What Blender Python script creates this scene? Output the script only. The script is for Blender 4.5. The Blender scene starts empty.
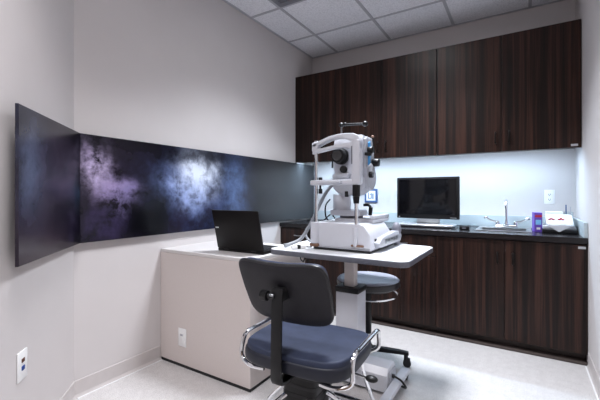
import bpy, bmesh, math, random
from mathutils import Vector, Matrix
random.seed(7)
S = bpy.context.scene
COL = S.collection
PI = math.pi

# ------------------------------------------------------------------ materials
def new_mat(name):
    m = bpy.data.materials.new(name); m.use_nodes = True
    return m, m.node_tree.nodes, m.node_tree.links, m.node_tree.nodes['Principled BSDF']

def plain(name, col, rough=.5, metal=0, coat=0, noise=0, nscale=60, bump=0, trans=0, alpha=1, spec=.5, ior=1.45):
    m, N, L, b = new_mat(name)
    b.inputs['Base Color'].default_value = (*col, 1)
    b.inputs['Roughness'].default_value = rough
    b.inputs['Metallic'].default_value = metal
    b.inputs['Coat Weight'].default_value = coat
    b.inputs['Specular IOR Level'].default_value = spec
    b.inputs['IOR'].default_value = ior
    b.inputs['Transmission Weight'].default_value = trans
    b.inputs['Alpha'].default_value = alpha
    if noise or bump:
        tc = N.new('ShaderNodeTexCoord'); n = N.new('ShaderNodeTexNoise')
        n.inputs['Scale'].default_value = nscale; n.inputs['Detail'].default_value = 4
        L.new(tc.outputs['Object'], n.inputs['Vector'])
        if noise:
            r = N.new('ShaderNodeValToRGB')
            r.color_ramp.elements[0].position = .3; r.color_ramp.elements[1].position = .7
            r.color_ramp.elements[0].color = (*[c*(1-noise) for c in col], 1)
            r.color_ramp.elements[1].color = (*[min(1, c*(1+noise)) for c in col], 1)
            L.new(n.outputs['Fac'], r.inputs['Fac']); L.new(r.outputs['Color'], b.inputs['Base Color'])
        if bump:
            bp = N.new('ShaderNodeBump'); bp.inputs['Strength'].default_value = bump; bp.inputs['Distance'].default_value = .002
            L.new(n.outputs['Fac'], bp.inputs['Height']); L.new(bp.outputs['Normal'], b.inputs['Normal'])
    return m

def emit(name, col, s):
    m, N, L, b = new_mat(name)
    b.inputs['Base Color'].default_value = (*col, 1)
    b.inputs['Emission Color'].default_value = (*col, 1)
    b.inputs['Emission Strength'].default_value = s
    return m

def wood(name, stops, rough=.32, zs=.5, xs=16, spec=.5):
    m, N, L, b = new_mat(name)
    b.inputs['Specular IOR Level'].default_value = spec
    g = N.new('ShaderNodeNewGeometry'); mp = N.new('ShaderNodeMapping')
    mp.inputs['Scale'].default_value = (xs, xs, zs)
    L.new(g.outputs['Position'], mp.inputs['Vector'])
    n1 = N.new('ShaderNodeTexNoise'); n1.inputs['Scale'].default_value = 1; n1.inputs['Detail'].default_value = 5; n1.inputs['Roughness'].default_value = .7
    n1.inputs['Distortion'].default_value = .3
    L.new(mp.outputs['Vector'], n1.inputs['Vector'])
    r = N.new('ShaderNodeValToRGB'); cr = r.color_ramp
    cr.elements[0].position, cr.elements[0].color = stops[0][0], (*stops[0][1], 1)
    cr.elements[1].position, cr.elements[1].color = stops[-1][0], (*stops[-1][1], 1)
    for p, c in stops[1:-1]:
        e = cr.elements.new(p); e.color = (*c, 1)
    L.new(n1.outputs['Fac'], r.inputs['Fac'])
    L.new(r.outputs['Color'], b.inputs['Base Color'])
    b.inputs['Roughness'].default_value = rough
    mp2 = N.new('ShaderNodeMapping'); mp2.inputs['Scale'].default_value = (150, 150, 3)
    L.new(g.outputs['Position'], mp2.inputs['Vector'])
    n2 = N.new('ShaderNodeTexNoise'); n2.inputs['Scale'].default_value = 1; n2.inputs['Detail'].default_value = 2
    L.new(mp2.outputs['Vector'], n2.inputs['Vector'])
    bp = N.new('ShaderNodeBump'); bp.inputs['Strength'].default_value = .15; bp.inputs['Distance'].default_value = .001
    L.new(n2.outputs['Fac'], bp.inputs['Height']); L.new(bp.outputs['Normal'], b.inputs['Normal'])
    return m

M = {}
M['wall'] = plain('wall_paint', (.60, .565, .56), .75, noise=.02, nscale=3, bump=.05)
M['base'] = plain('cove_base_rubber', (.55, .51, .50), .5, noise=.03, nscale=20)
M['caulk'] = plain('white_caulk', (.8, .8, .8), .6)
M['floor'] = None
M['wood'] = wood('dark_walnut_laminate', [(.30, (.0035, .0020, .0018)), (.44, (.0095, .0046, .0036)), (.53, (.021, .0088, .0062)), (.64, (.050, .0205, .0135)), (.74, (.011, .0050, .0040))], rough=.34, spec=.26, xs=30)
M['carcass'] = plain('black_brown_carcass', (.012, .009, .009), .45, noise=.15, nscale=30)
M['kick'] = plain('brown_toe_base', (.06, .045, .04), .55, noise=.1)
M['counter'] = plain('dark_counter_laminate', (.012, .010, .011), .24, noise=.2, nscale=200, spec=.4)
M['splash'] = plain('pale_backsplash', (.44, .50, .53), .35, noise=.03, nscale=90)
M['desk'] = plain('beige_desk_laminate', (.63, .565, .54), .5, noise=.025, nscale=200)
M['desktop'] = plain('pale_desk_top', (.66, .63, .62), .4, noise=.02, nscale=200)
M['black'] = plain('black_plastic', (.008, .008, .009), .38, noise=.1, spec=.35)
M['rubber'] = plain('black_rubber', (.018, .018, .02), .65, bump=.1)
M['bronze'] = plain('dark_bronze_handle', (.015, .012, .011), .35, metal=.6, noise=.1)
M['laptop'] = plain('laptop_black_shell', (.006, .005, .005), .45, bump=.05, nscale=400, spec=.25)
M['keys'] = plain('laptop_keys', (.02, .02, .022), .5, noise=.1)
M['screenoff'] = plain('dark_glossy_screen', (.004, .004, .005), .06, noise=.1, spec=.4)
M['silver'] = plain('silver_plastic', (.62, .64, .66), .28, metal=.8, noise=.03)
M['chrome'] = plain('polished_chrome', (.80, .81, .83), .10, metal=1, noise=.02)
M['steel'] = plain('brushed_steel', (.55, .56, .58), .28, metal=1, noise=.05, nscale=150)
M['greysteel'] = plain('grey_post_metal', (.30, .31, .33), .3, metal=.9, noise=.05)
M['white'] = plain('white_enamel', (.60, .61, .66), .30, noise=.015, nscale=30)
M['warmwhite'] = plain('off_white_column', (.60, .55, .53), .4, noise=.02, nscale=40)
M['tabletop'] = plain('white_table_laminate', (.80, .81, .83), .28, noise=.015, nscale=150)
M['tableedge'] = plain('grey_table_edging', (.12, .125, .15), .3, noise=.1)
M['greyplastic'] = plain('grey_plastic', (.16, .16, .19), .45, noise=.05)
M['lightgrey'] = plain('light_grey_plastic', (.40, .41, .45), .4, noise=.03)
M['hose'] = plain('grey_hose', (.23, .24, .26), .45, noise=.1, nscale=120)
M['blue'] = plain('sky_blue_plastic', (.06, .32, .70), .35, noise=.05)
M['navy'] = plain('blue_sign_border', (.05, .10, .24), .4, noise=.05)
M['lens'] = plain('dark_lens_glass', (.01, .01, .012), .08, coat=.6, noise=.1)
M['copper'] = plain('brown_foot_pad', (.22, .12, .08), .5, noise=.1)
M['vinylback'] = plain('charcoal_backrest_shell', (.017, .016, .021), .5, spec=.35, noise=.12, nscale=25, bump=.15)
M['vinyl'] = plain('blue_charcoal_vinyl', (.027, .035, .066), .58, spec=.35, noise=.16, nscale=18, bump=.2)
M['vinylside'] = plain('dark_navy_vinyl', (.010, .012, .022), .5, noise=.1, nscale=25, bump=.15)
M['vinyltrim'] = plain('black_vinyl_piping', (.02, .02, .023), .35, noise=.1)
M['stoolvinyl'] = plain('stool_grey_vinyl', (.30, .30, .355), .42, noise=.08, nscale=20, bump=.08)
M['plate'] = plain('white_cover_plate', (.82, .82, .82), .35, noise=.01)
M['slot'] = plain('dark_slot', (.05, .05, .055), .5, noise=.1)
M['jackbrown'] = plain('brown_jack', (.10, .035, .02), .5, noise=.1)
M['jackblue'] = plain('blue_jack', (.01, .05, .25), .5, noise=.1)
M['purple'] = plain('purple_card', (.13, .06, .42), .45, noise=.08)
M['cyan'] = plain('light_blue_print', (.20, .48, .75), .45, noise=.05)
M['redink'] = plain('red_print', (.45, .02, .05), .6, noise=.1)
M['cloth'] = plain('white_cloth', (.58, .59, .63), .8, noise=.02, bump=.2, nscale=300)
M['clear'] = plain('clear_acrylic', (.80, .90, .93), .06, trans=.95, ior=1.3)
M['tbar'] = plain('ceiling_grid_metal', (.46, .46, .50), .5, noise=.03)
M['vent'] = plain('grey_vent_metal', (.20, .20, .23), .5, noise=.05)
M['panelglow'] = emit('troffer_diffuser', (.97, .98, 1.0), 6.0)
M['panelglow2'] = emit('cool_troffer_diffuser', (1.0, .97, .95), 6.0)
M['stripglow'] = emit('under_cabinet_diffuser', (.60, .80, 1.0), 78.0)
M['door'] = plain('pale_door_laminate', (.35, .25, .18), .5, noise=.1, nscale=8)

def floor_mat():
    m, N, L, b = new_mat('speckled_sheet_floor')
    g = N.new('ShaderNodeNewGeometry')
    n1 = N.new('ShaderNodeTexNoise'); n1.inputs['Scale'].default_value = 170; n1.inputs['Detail'].default_value = 3
    n2 = N.new('ShaderNodeTexNoise'); n2.inputs['Scale'].default_value = 24; n2.inputs['Detail'].default_value = 5
    L.new(g.outputs['Position'], n1.inputs['Vector']); L.new(g.outputs['Position'], n2.inputs['Vector'])
    r1 = N.new('ShaderNodeValToRGB'); e = r1.color_ramp.elements
    e[0].position = .36; e[0].color = (.50, .48, .475, 1); e[1].position = .56; e[1].color = (.66, .635, .625, 1)
    r2 = N.new('ShaderNodeValToRGB'); e = r2.color_ramp.elements
    e[0].position = .35; e[0].color = (.91, .905, .905, 1); e[1].position = .65; e[1].color = (1, 1, 1, 1)
    mx = N.new('ShaderNodeMix'); mx.data_type = 'RGBA'; mx.blend_type = 'MULTIPLY'; mx.inputs['Factor'].default_value = 1
    L.new(n1.outputs['Fac'], r1.inputs['Fac']); L.new(n2.outputs['Fac'], r2.inputs['Fac'])
    L.new(r1.outputs['Color'], mx.inputs['A']); L.new(r2.outputs['Color'], mx.inputs['B'])
    L.new(mx.outputs['Result'], b.inputs['Base Color'])
    b.inputs['Roughness'].default_value = .42
    return m
M['floor'] = floor_mat()

def tile_mat():
    m, N, L, b = new_mat('mineral_ceiling_tile')
    g = N.new('ShaderNodeNewGeometry')
    n = N.new('ShaderNodeTexNoise'); n.inputs['Scale'].default_value = 90; n.inputs['Detail'].default_value = 3
    L.new(g.outputs['Position'], n.inputs['Vector'])
    r = N.new('ShaderNodeValToRGB'); e = r.color_ramp.elements
    e[0].position = .38; e[0].color = (.74, .74, .78, 1); e[1].position = .55; e[1].color = (.88, .88, .92, 1)
    L.new(n.outputs['Fac'], r.inputs['Fac']); L.new(r.outputs['Color'], b.inputs['Base Color'])
    bp = N.new('ShaderNodeBump'); bp.inputs['Strength'].default_value = .4; bp.inputs['Distance'].default_value = .002
    L.new(n.outputs['Fac'], bp.inputs['Height']); L.new(bp.outputs['Normal'], b.inputs['Normal'])
    b.inputs['Roughness'].default_value = .9
    return m
M['tile'] = tile_mat()

# abstract cloudy print: soft blobs broken up by noise, in the panel's own coordinates (u along, w up)
def print_mat(name, base_lo, base_hi, blobs, dark=()):
    m, N, L, b = new_mat(name)
    tc = N.new('ShaderNodeTexCoord')
    def noise(scale, detail, rough, dist=0):
        n = N.new('ShaderNodeTexNoise'); n.inputs['Scale'].default_value = scale; n.inputs['Detail'].default_value = detail
        n.inputs['Roughness'].default_value = rough; n.inputs['Distortion'].default_value = dist
        L.new(tc.outputs['Object'], n.inputs['Vector']); return n
    def math_(op, a, bb=None, clamp=False):
        k = N.new('ShaderNodeMath'); k.operation = op; k.use_clamp = clamp
        for i, v in enumerate((a, bb)):
            if v is None: continue
            if isinstance(v, (int, float)): k.inputs[i].default_value = v
            else: L.new(v, k.inputs[i])
        return k.outputs[0]
    # warped coordinates
    nz = noise(5, 4, .6)
    vs = N.new('ShaderNodeVectorMath'); vs.operation = 'SUBTRACT'; vs.inputs[1].default_value = (.5, .5, .5)
    L.new(nz.outputs['Color'], vs.inputs[0])
    vm = N.new('ShaderNodeVectorMath'); vm.operation = 'SCALE'; vm.inputs['Scale'].default_value = .20
    L.new(vs.outputs[0], vm.inputs[0])
    va = N.new('ShaderNodeVectorMath'); va.operation = 'ADD'
    L.new(tc.outputs['Object'], va.inputs[0]); L.new(vm.outputs[0], va.inputs[1])
    fine = noise(8, 9, .66, .15)
    fr = N.new('ShaderNodeValToRGB'); fr.color_ramp.elements[0].position = .40; fr.color_ramp.elements[1].position = .63
    L.new(fine.outputs['Fac'], fr.inputs['Fac'])
    big = noise(2.4, 5, .55)
    cur = N.new('ShaderNodeMix'); cur.data_type = 'RGBA'
    br = N.new('ShaderNodeValToRGB'); br.color_ramp.elements[0].position = .4; br.color_ramp.elements[1].position = .65
    L.new(big.outputs['Fac'], br.inputs['Fac']); L.new(br.outputs['Color'], cur.inputs['Factor'])
    cur.inputs['A'].default_value = (*base_lo, 1); cur.inputs['B'].default_value = (*base_hi, 1)
    col = cur.outputs['Result']
    sep = N.new('ShaderNodeSeparateXYZ'); L.new(va.outputs[0], sep.inputs[0])
    def blob(cx, cz, rx, rz, power):
        dx = math_('MULTIPLY', math_('SUBTRACT', sep.outputs[0], cx), 1/rx)
        dz = math_('MULTIPLY', math_('SUBTRACT', sep.outputs[2], cz), 1/rz)
        d2 = math_('ADD', math_('MULTIPLY', dx, dx), math_('MULTIPLY', dz, dz))
        return math_('MULTIPLY', math_('POWER', 2.718, math_('MULTIPLY', d2, -1)), power)
    for cx, cz, rx, rz, power, c, rag in blobs:
        f = blob(cx, cz, rx, rz, power)
        if rag: f = math_('MULTIPLY', f, math_('ADD', math_('MULTIPLY', fr.outputs['Color'], rag), 1-rag))
        f = math_('MINIMUM', f, 1)
        mx = N.new('ShaderNodeMix'); mx.data_type = 'RGBA'
        L.new(f, mx.inputs['Factor']); L.new(col, mx.inputs['A']); mx.inputs['B'].default_value = (*c, 1)
        col = mx.outputs['Result']
    L.new(col, b.inputs['Base Color'])
    b.inputs['Roughness'].default_value = .22
    b.inputs['Specular IOR Level'].default_value = .3
    return m

# ------------------------------------------------------------------ mesh builder
class B:
    def __init__(self): self.bm = bmesh.new()
    def _join(self, t, mat=None):
        me = bpy.data.meshes.new('t'); t.to_mesh(me); t.free()
        if mat is not None: me.transform(mat)
        self.bm.from_mesh(me); bpy.data.meshes.remove(me); return self
    def box(self, x0, x1, y0, y1, z0, z1, bev=0, seg=2, mat=None, vert_only=False):
        t = bmesh.new(); bmesh.ops.create_cube(t, size=1)
        for v in t.verts:
            v.co = Vector(((x0+x1)/2+v.co.x*(x1-x0), (y0+y1)/2+v.co.y*(y1-y0), (z0+z1)/2+v.co.z*(z1-z0)))
        if bev:
            es = t.edges[:] if not vert_only else [e for e in t.edges if abs(e.verts[0].co.z-e.verts[1].co.z) > 1e-6]
            bmesh.ops.bevel(t, geom=es, offset=bev, segments=seg, profile=.5, affect='EDGES')
        return self._join(t, mat)
    def cyl(self, p0, p1, r0, r1=None, seg=24, bev=0):
        p0, p1 = Vector(p0), Vector(p1); r1 = r0 if r1 is None else r1
        t = bmesh.new(); h = (p1-p0).length
        bmesh.ops.create_cone(t, cap_ends=True, segments=seg, radius1=r0, radius2=r1, depth=h)
        if bev:
            es = [e for e in t.edges if abs(e.verts[0].co.z-e.verts[1].co.z) < 1e-6]
            bmesh.ops.bevel(t, geom=es, offset=bev, segments=2, profile=.5, affect='EDGES')
        q = Vector((0, 0, 1)).rotation_difference((p1-p0).normalized())
        return self._join(t, Matrix.Translation((p0+p1)/2) @ q.to_matrix().to_4x4())
    def sph(self, c, r, sc=(1, 1, 1)):
        t = bmesh.new(); bmesh.ops.create_uvsphere(t, u_segments=20, v_segments=12, radius=r)
        return self._join(t, Matrix.Translation(c) @ Matrix.Diagonal((*sc, 1)))
    def tube(self, pts, r, seg=10, closed=False, smooth=6):
        P = [Vector(p) for p in pts]
        if smooth:
            Q = []; n = len(P); rng = range(n if closed else n-1)
            for i in rng:
                if closed: a, b, c, d = P[(i-1) % n], P[i], P[(i+1) % n], P[(i+2) % n]
                else: a, b, c, d = P[max(i-1, 0)], P[i], P[i+1], P[min(i+2, n-1)]
                for k in range(smooth):
                    u = k/smooth
                    Q.append(.5*((2*b)+(c-a)*u+(2*a-5*b+4*c-d)*u*u+(3*b-a-3*c+d)*u**3))
            if not closed: Q.append(P[-1])
            P = Q
        bm = self.bm; n = len(P); rings = []; nrm = None
        for i, p in enumerate(P):
            t = (P[(i+1) % n]-P[i-1]) if closed else (P[min(i+1, n-1)]-P[max(i-1, 0)])
            t.normalize()
            if nrm is None: nrm = t.orthogonal().normalized()
            else:
                nrm = nrm - t*nrm.dot(t); nrm.normalize()
            bn = t.cross(nrm)
            rings.append([bm.verts.new(p+nrm*math.cos(2*PI*k/seg)*r+bn*math.sin(2*PI*k/seg)*r) for k in range(seg)])
        for i in range(n if closed else n-1):
            a, b = rings[i], rings[(i+1) % n]
            for k in range(seg):
                bm.faces.new((a[k], a[(k+1) % seg], b[(k+1) % seg], b[k]))
        if not closed:
            bm.faces.new(rings[0][::-1]); bm.faces.new(rings[-1])
        return self
    def prism(self, poly, axis, a, b, bev=0, seg=2):
        # poly: 2-D points; axis 'x': (y,z), 'y': (x,z), 'z': (x,y)
        t = bmesh.new()
        f = {'x': lambda p, h: (h, p[0], p[1]), 'y': lambda p, h: (p[0], h, p[1]), 'z': lambda p, h: (p[0], p[1], h)}[axis]
        lo = [t.verts.new(f(p, a)) for p in poly]; hi = [t.verts.new(f(p, b)) for p in poly]
        n = len(poly)
        t.faces.new(lo[::-1]); t.faces.new(hi)
        for i in range(n): t.faces.new((lo[i], lo[(i+1) % n], hi[(i+1) % n], hi[i]))
        bmesh.ops.recalc_face_normals(t, faces=t.faces)
        if bev:
            ca = 'xyz'.index(axis)
            es = [e for e in t.edges if abs(e.verts[0].co[ca]-e.verts[1].co[ca]) < 1e-6]
            bmesh.ops.bevel(t, geom=es, offset=bev, segments=seg, profile=.5, affect='EDGES')
        return self._join(t)
    def lathe(self, prof, c=(0, 0, 0), seg=40):
        t = bmesh.new(); rings = []
        for r, z in prof:
            if r < 1e-6: rings.append([t.verts.new((0, 0, z))])
            else: rings.append([t.verts.new((r*math.cos(2*PI*k/seg), r*math.sin(2*PI*k/seg), z)) for k in range(seg)])
        for a, b in zip(rings, rings[1:]):
            for k in range(seg):
                k2 = (k+1) % seg
                if len(a) == 1 and len(b) == 1: continue
                if len(a) == 1: t.faces.new((a[0], b[k], b[k2]))
                elif len(b) == 1: t.faces.new((a[k], a[k2], b[0]))
                else: t.faces.new((a[k], a[k2], b[k2], b[k]))
        bmesh.ops.recalc_face_normals(t, faces=t.faces)
        return self._join(t, Matrix.Translation(c))
    def grid(self, fn, nu, nv, thick):
        # closed sheet: fn(u,v)->(point), thickened along -normal
        t = bmesh.new()
        V = [[t.verts.new(fn(i/nu, j/nv)) for j in range(nv+1)] for i in range(nu+1)]
        fs = [t.faces.new((V[i][j], V[i+1][j], V[i+1][j+1], V[i][j+1])) for i in range(nu) for j in range(nv)]
        bmesh.ops.recalc_face_normals(t, faces=t.faces)
        bmesh.ops.solidify(t, geom=t.faces[:], thickness=thick)
        return self._join(t)
    def obj(self, name, mat, parent=None, smooth=True, loc=None, angle=35):
        bmesh.ops.remove_doubles(self.bm, verts=self.bm.verts, dist=1e-6)
        me = bpy.data.meshes.new(name); self.bm.to_mesh(me); self.bm.free()
        me.materials.append(mat if not isinstance(mat, str) else M[mat])
        if smooth:
            me.shade_smooth(); me.set_sharp_from_angle(angle=math.radians(angle))
        o = bpy.data.objects.new(name, me); COL.objects.link(o)
        if parent: o.parent = parent
        if loc: o.location = loc
        return o

def thing(name, label, cat, loc=(0, 0, 0), rz=0, group=None):
    o = bpy.data.objects.new(name, None); COL.objects.link(o)
    o.empty_display_size = .05
    o.location = loc; o.rotation_euler = (0, 0, rz); o['label'] = label; o['category'] = cat
    if group: o['group'] = group
    return o
def tag(o, label, cat, group=None):
    o['label'] = label; o['category'] = cat
    if group: o['group'] = group
    return o
def struct(o): o['kind'] = 'structure'; return o

# ------------------------------------------------------------------ the room
XL, YB, XR, ZC = -2.10, 3.659, .3755, 2.741
YC = 1.0135                     # where the left wall meets the diagonal wall
XE, YE = -.95, -.1365           # far end of the diagonal wall
YF = -1.1
T = .12
struct(B().prism([(XL-T, YB+T), (XL-T, YC-.05), (XE-.1, YE-.1), (XE-.1, YF-T), (XR+T, YF-T), (XR+T, YB+T)], 'z', -.08, 0).obj('floor', 'floor', smooth=False))
struct(B().prism([(XL-T, YB+T), (XL-T, YC-.05), (XE-.1, YE-.1), (XE-.1, YF-T), (XR+T, YF-T), (XR+T, YB+T)], 'z', ZC, ZC+.06).obj('ceiling', 'tile', smooth=False))
struct(B().box(XL-T, XL, YC-.05, YB, 0, ZC).obj('wall_left', 'wall', smooth=False))
struct(B().box(XL-T, XR+T, YB, YB+T, 0, ZC).obj('wall_back', 'wall', smooth=False))
struct(B().box(XR, XR+T, YF, YB, 0, ZC).obj('wall_right', 'wall', smooth=False))
k = T/math.sqrt(2)
struct(B().prism([(XL, YC), (XE, YE), (XE-k, YE-k), (XL-k, YC-k)], 'z', 0, ZC).obj('wall_diagonal', 'wall', smooth=False))
struct(B().box(XE-T, XE, YF, YE, 0, ZC).obj('wall_entry', 'wall', smooth=False))
struct(B().box(XE-T, XR+T, YF-T, YF, 0, ZC).obj('wall_front', 'wall', smooth=False))
d = struct(B().box(-.80, .12, YF, YF+.035, .01, 2.1, .004).obj('door_1', 'door', smooth=False))
B().cyl((.05, YF+.035, 1.0), (.05, YF+.075, 1.0), .012).cyl((.055, YF+.07, 1.0), (-.06, YF+.07, 1.0), .010).obj('handle', 'chrome', d)
struct(B().box(-.88, -.80, YF, YF+.05, 0, 2.18).box(.12, .20, YF, YF+.05, 0, 2.18).box(-.80, .12, YF, YF+.05, 2.1, 2.18).obj('trim_1', 'wood', smooth=False))

# cove base along the floor
HB = .098
prof = [(0, 0), (.014, 0), (.009, .010), (.005, .02), (.005, HB-.003), (.003, HB), (0, HB)]
struct(B().prism([(XL+a, z) for a, z in prof], 'y', YC+.002, 1.568).obj('baseboard_left', 'base', smooth=False))
struct(B().prism([(XR-a, z) for a, z in prof], 'y', YF, 2.975).obj('baseboard_right', 'base', smooth=False))
o = struct(B().prism([(a, z) for a, z in prof], 'y', 0, math.hypot(XE-XL, YE-YC)).obj('baseboard_diagonal', 'base', smooth=False))
o.location = (XE, YE, 0); o.rotation_euler = (0, 0, PI/4)
struct(B().box(XL+.012, XL+.020, YC+.012, 1.568, 0, .004).obj('trim_2', 'caulk', smooth=False))
struct(B().box(XR-.020, XR-.012, 1.0, 2.975, 0, .004).obj('trim_3', 'caulk', smooth=False))

# ceiling grid: 610 mm squares
GX = [-1.767, -1.157, -.547, .063]
GY = [3.13, 2.52, 1.91, 1.30, .69, .08, -.53]
g = B()
for x in GX: g.box(x-.012, x+.012, YF, YB, ZC-.006, ZC+.002)
for y in GY: g.box(XL, XR, y-.012, y+.012, ZC-.0055, ZC+.002)
g.box(XL, XL+.02, YC, YB, ZC-.005, ZC).box(XL, XR, YB-.02, YB, ZC-.005, ZC).box(XR-.02, XR, YF, YB, ZC-.005, ZC)
struct(g.obj('trim_4', 'tbar', smooth=False))

def troffer(x0, y0, label, glow, watts, col, spread):
    t = thing('ceiling_light', label, 'ceiling light', (x0+.305, y0+.305, ZC), group='square ceiling light panels')
    h = .29
    B().box(-h, h, -h, -h+.03, -.012, -.001).box(-h, h, h-.03, h, -.012, -.001).box(-h, -h+.03, -h+.03, h-.03, -.012, -.001).box(h-.03, h, -h+.03, h-.03, -.012, -.001).obj('frame', 'plate', t, smooth=False)
    B().box(-h+.03, h-.03, -h+.03, h-.03, -.008, -.002).obj('diffuser', glow, t, smooth=False)
    ld = bpy.data.lights.new('troffer_lamp', 'AREA'); ld.shape = 'SQUARE'; ld.size = .5; ld.energy = watts; ld.color = col; ld.spread = math.radians(spread)
    lo = bpy.data.objects.new('lamp', ld); COL.objects.link(lo); lo.parent = t; lo.location = (0, 0, -.014)
troffer(-1.157, 1.91, 'square ceiling light panel above the instrument table', 'panelglow', 38, (.87, .92, 1.0), 116)
troffer(-1.157, .08, 'square ceiling light panel near the angled wall', 'panelglow2', 17, (.97, .96, 1.0), 116)
t = thing('ceiling_vent', 'grey air vent in the ceiling tile beside the long left wall', 'vent', (-1.462, 2.215, ZC))
h = .285
B().box(-h, h, -h, h, -.004, -.001).obj('backing', 'slot', t, smooth=False)
B().box(-h, h, -h, -h+.03, -.014, -.004).box(-h, h, h-.03, h, -.014, -.004).box(-h, -h+.03, -h+.03, h-.03, -.014, -.004).box(h-.03, h, -h+.03, h-.03, -.014, -.004).obj('frame', 'vent', t, smooth=False)
v = B()
for i in range(16): v.box(-h+.03, h-.03, -h+.04+i*.032, -h+.058+i*.032, -.012, -.004)
v.obj('grille', 'vent', t, smooth=False)

# ------------------------------------------------------------------ wall art
PZ0, PZ1 = .861, 1.469
LIL = (.62, .50, .80); BW = (.62, .72, .95); BL = (.13, .19, .42); PUR = (.16, .10, .26)
mA = print_mat('cloud_print_long', (.0025, .002, .005), (.012, .007, .016), [
    (.20, .36, .28, .30, .45, (.020, .012, .036), .9),
    (.095, .42, .075, .10, 1.6, (.56, .46, .70), 1.0), (.19, .30, .10, .06, 1.3, (.36, .28, .50), 1.0), (.25, .26, .08, .08, 1.2, (.24, .20, .40), 1.0), (.05, .52, .05, .05, .7, LIL, .9),
    (.14, .10, .12, .10, .7, (.06, .04, .13), .9),
    (.86, .34, .33, .30, 1.0, (.045, .07, .19), .8), (.70, .33, .15, .11, 1.2, (.24, .32, .62), .85), (.86, .43, .15, .14, 1.7, (.78, .85, 1.0), .75), (.82, .27, .11, .10, 1.1, (.36, .46, .80), .85),
    (.45, .10, .17, .15, 1.3, (.0015, .0015, .003), 0), (.45, .58, .3, .07, .9, (.004, .003, .006), 0),
    (1.26, .32, .13, .32, .95, (.12, .19, .40), .55), (1.02, .57, .3, .08, .8, (.006, .005, .010), 0),
    (2.1, .3, .66, .9, 1.1, (.042, .044, .047), 0),  # grey-brown print end, with some reflection of the back wall painted in
])
o = B().box(0, 2.61, 0, .012, 0, PZ1-PZ0, .002).obj('wall_art', mA, smooth=False)
o.location = (XL+.035, 1.030, PZ0); o.rotation_euler = (0, 0, PI/2)
# box local: x along +Y of the room, local +y points to -X (towards the wall)
for z in (.08, .50): B().box(.05, 2.5, .012, .034, z, z+.03).obj('mounting_rail', 'black', o, smooth=False)
tag(o, 'long dark cloudy print with white and blue haze on the long left wall', 'wall art', 'cloudy print panels')
mB = print_mat('cloud_print_short', (.005, .004, .008), (.020, .014, .024), [
    (.55, .38, .10, .20, .9, (.13, .16, .26), .6), (.36, .42, .24, .22, .8, (.065, .052, .085), .9), (.45, .10, .25, .16, .7, (.050, .032, .045), .85),
    (.05, .3, .13, .5, .9, (.003, .003, .006), .2), (.13, .08, .04, .25, .5, (.06, .045, .10), .9),
    (.02, .28, .1, .06, .6, (.03, .06, .12), .4)])
Ld = .664
o = B().box(0, Ld, -.012, 0, 0, PZ1-PZ0, .002).obj('wall_art', mB, smooth=False)
s2 = math.sqrt(.5)
# diagonal panel starts at the long panel's near end and runs parallel to the diagonal wall
o.location = (XL+.035+.001, 1.0288, PZ0); o.rotation_euler = (0, 0, -PI/4+math.radians(1.5))
for z in (.08, .50): B().box(.05, Ld-.05, -.034, -.012, z, z+.03).obj('mounting_rail', 'black', o, smooth=False)
tag(o, 'short dark purple print panel on the angled wall, joining the long print', 'wall art', 'cloudy print panels')

# ------------------------------------------------------------------ wall plates
def outlet(name, label, loc, rz, kind):
    t = thing(name, label, 'outlet', loc, rz)         # local: plate in XZ, front faces -Y
    B().box(-.037, .037, -.006, 0, -.059, .059, .003).obj('cover_plate', 'plate', t)
    if kind == 'duplex':
        for z in (.021, -.021):
            r = B().box(-.017, .017, -.009, -.005, z-.014, z+.014, .004).obj('receptacle', 'plate', t)
            B().box(-.008, -.005, -.0095, -.008, z-.004, z+.007).box(.005, .008, -.0095, -.008, z-.004, z+.006).cyl((0, -.0095, z-.009), (0, -.008, z-.009), .003, seg=10).obj('slots', 'slot', r, smooth=False)
    elif kind == 'rocker':
        B().box(-.017, .017, -.010, -.005, -.034, .034, .003).obj('receptacle', 'plate', t)
        B().box(-.012, .012, -.0115, -.009, .012, .024).obj('slots', 'lightgrey', t, smooth=False)
    elif kind == 'data':
        B().box(-.011, .011, -.009, -.005, .012, .028, .002).obj('jack', 'jackbrown', t)['label'] = 'brown jack'
        B().box(-.011, .011, -.009, -.005, -.020, -.002, .002).obj('jack', 'jackblue', t)['label'] = 'blue jack'
    return t
outlet('data_outlet', 'white data plate with brown and blue jacks low on the angled wall', (-1.716, .6295, .441), 3*PI/4, 'data')
outlet('power_outlet', 'white outlet plate on the beige front of the desk', (-1.876, 1.5715, .199), 0, 'rocker')
outlet('power_outlet', 'white outlet on the wall above the sink counter', (.202, YB, 1.110), 0, 'duplex')

# ------------------------------------------------------------------ desk and laptop
DX1, DY0, DY1, DZ = -1.309, 1.5715, 2.178, .761
t = thing('desk', 'beige laminate desk block against the left wall, laptop on top', 'desk', ((XL+DX1)/2, (DY0+DY1)/2, 0))
hx, hy = (DX1-XL)/2, (DY1-DY0)/2
B().box(-hx+.002, hx, -hy, hy, .022, DZ-.022, .002).obj('body', 'desk', t, smooth=False)
B().box(-hx+.002, hx, -hy, hy, DZ-.021, DZ, .003).obj('desk_top', 'desktop', t, smooth=False)
B().box(-hx+.002, hx-.006, -hy+.006, hy-.01, 0, .022).obj('plinth', 'rubber', t, smooth=False)['label'] = 'black recessed plinth'

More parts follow.
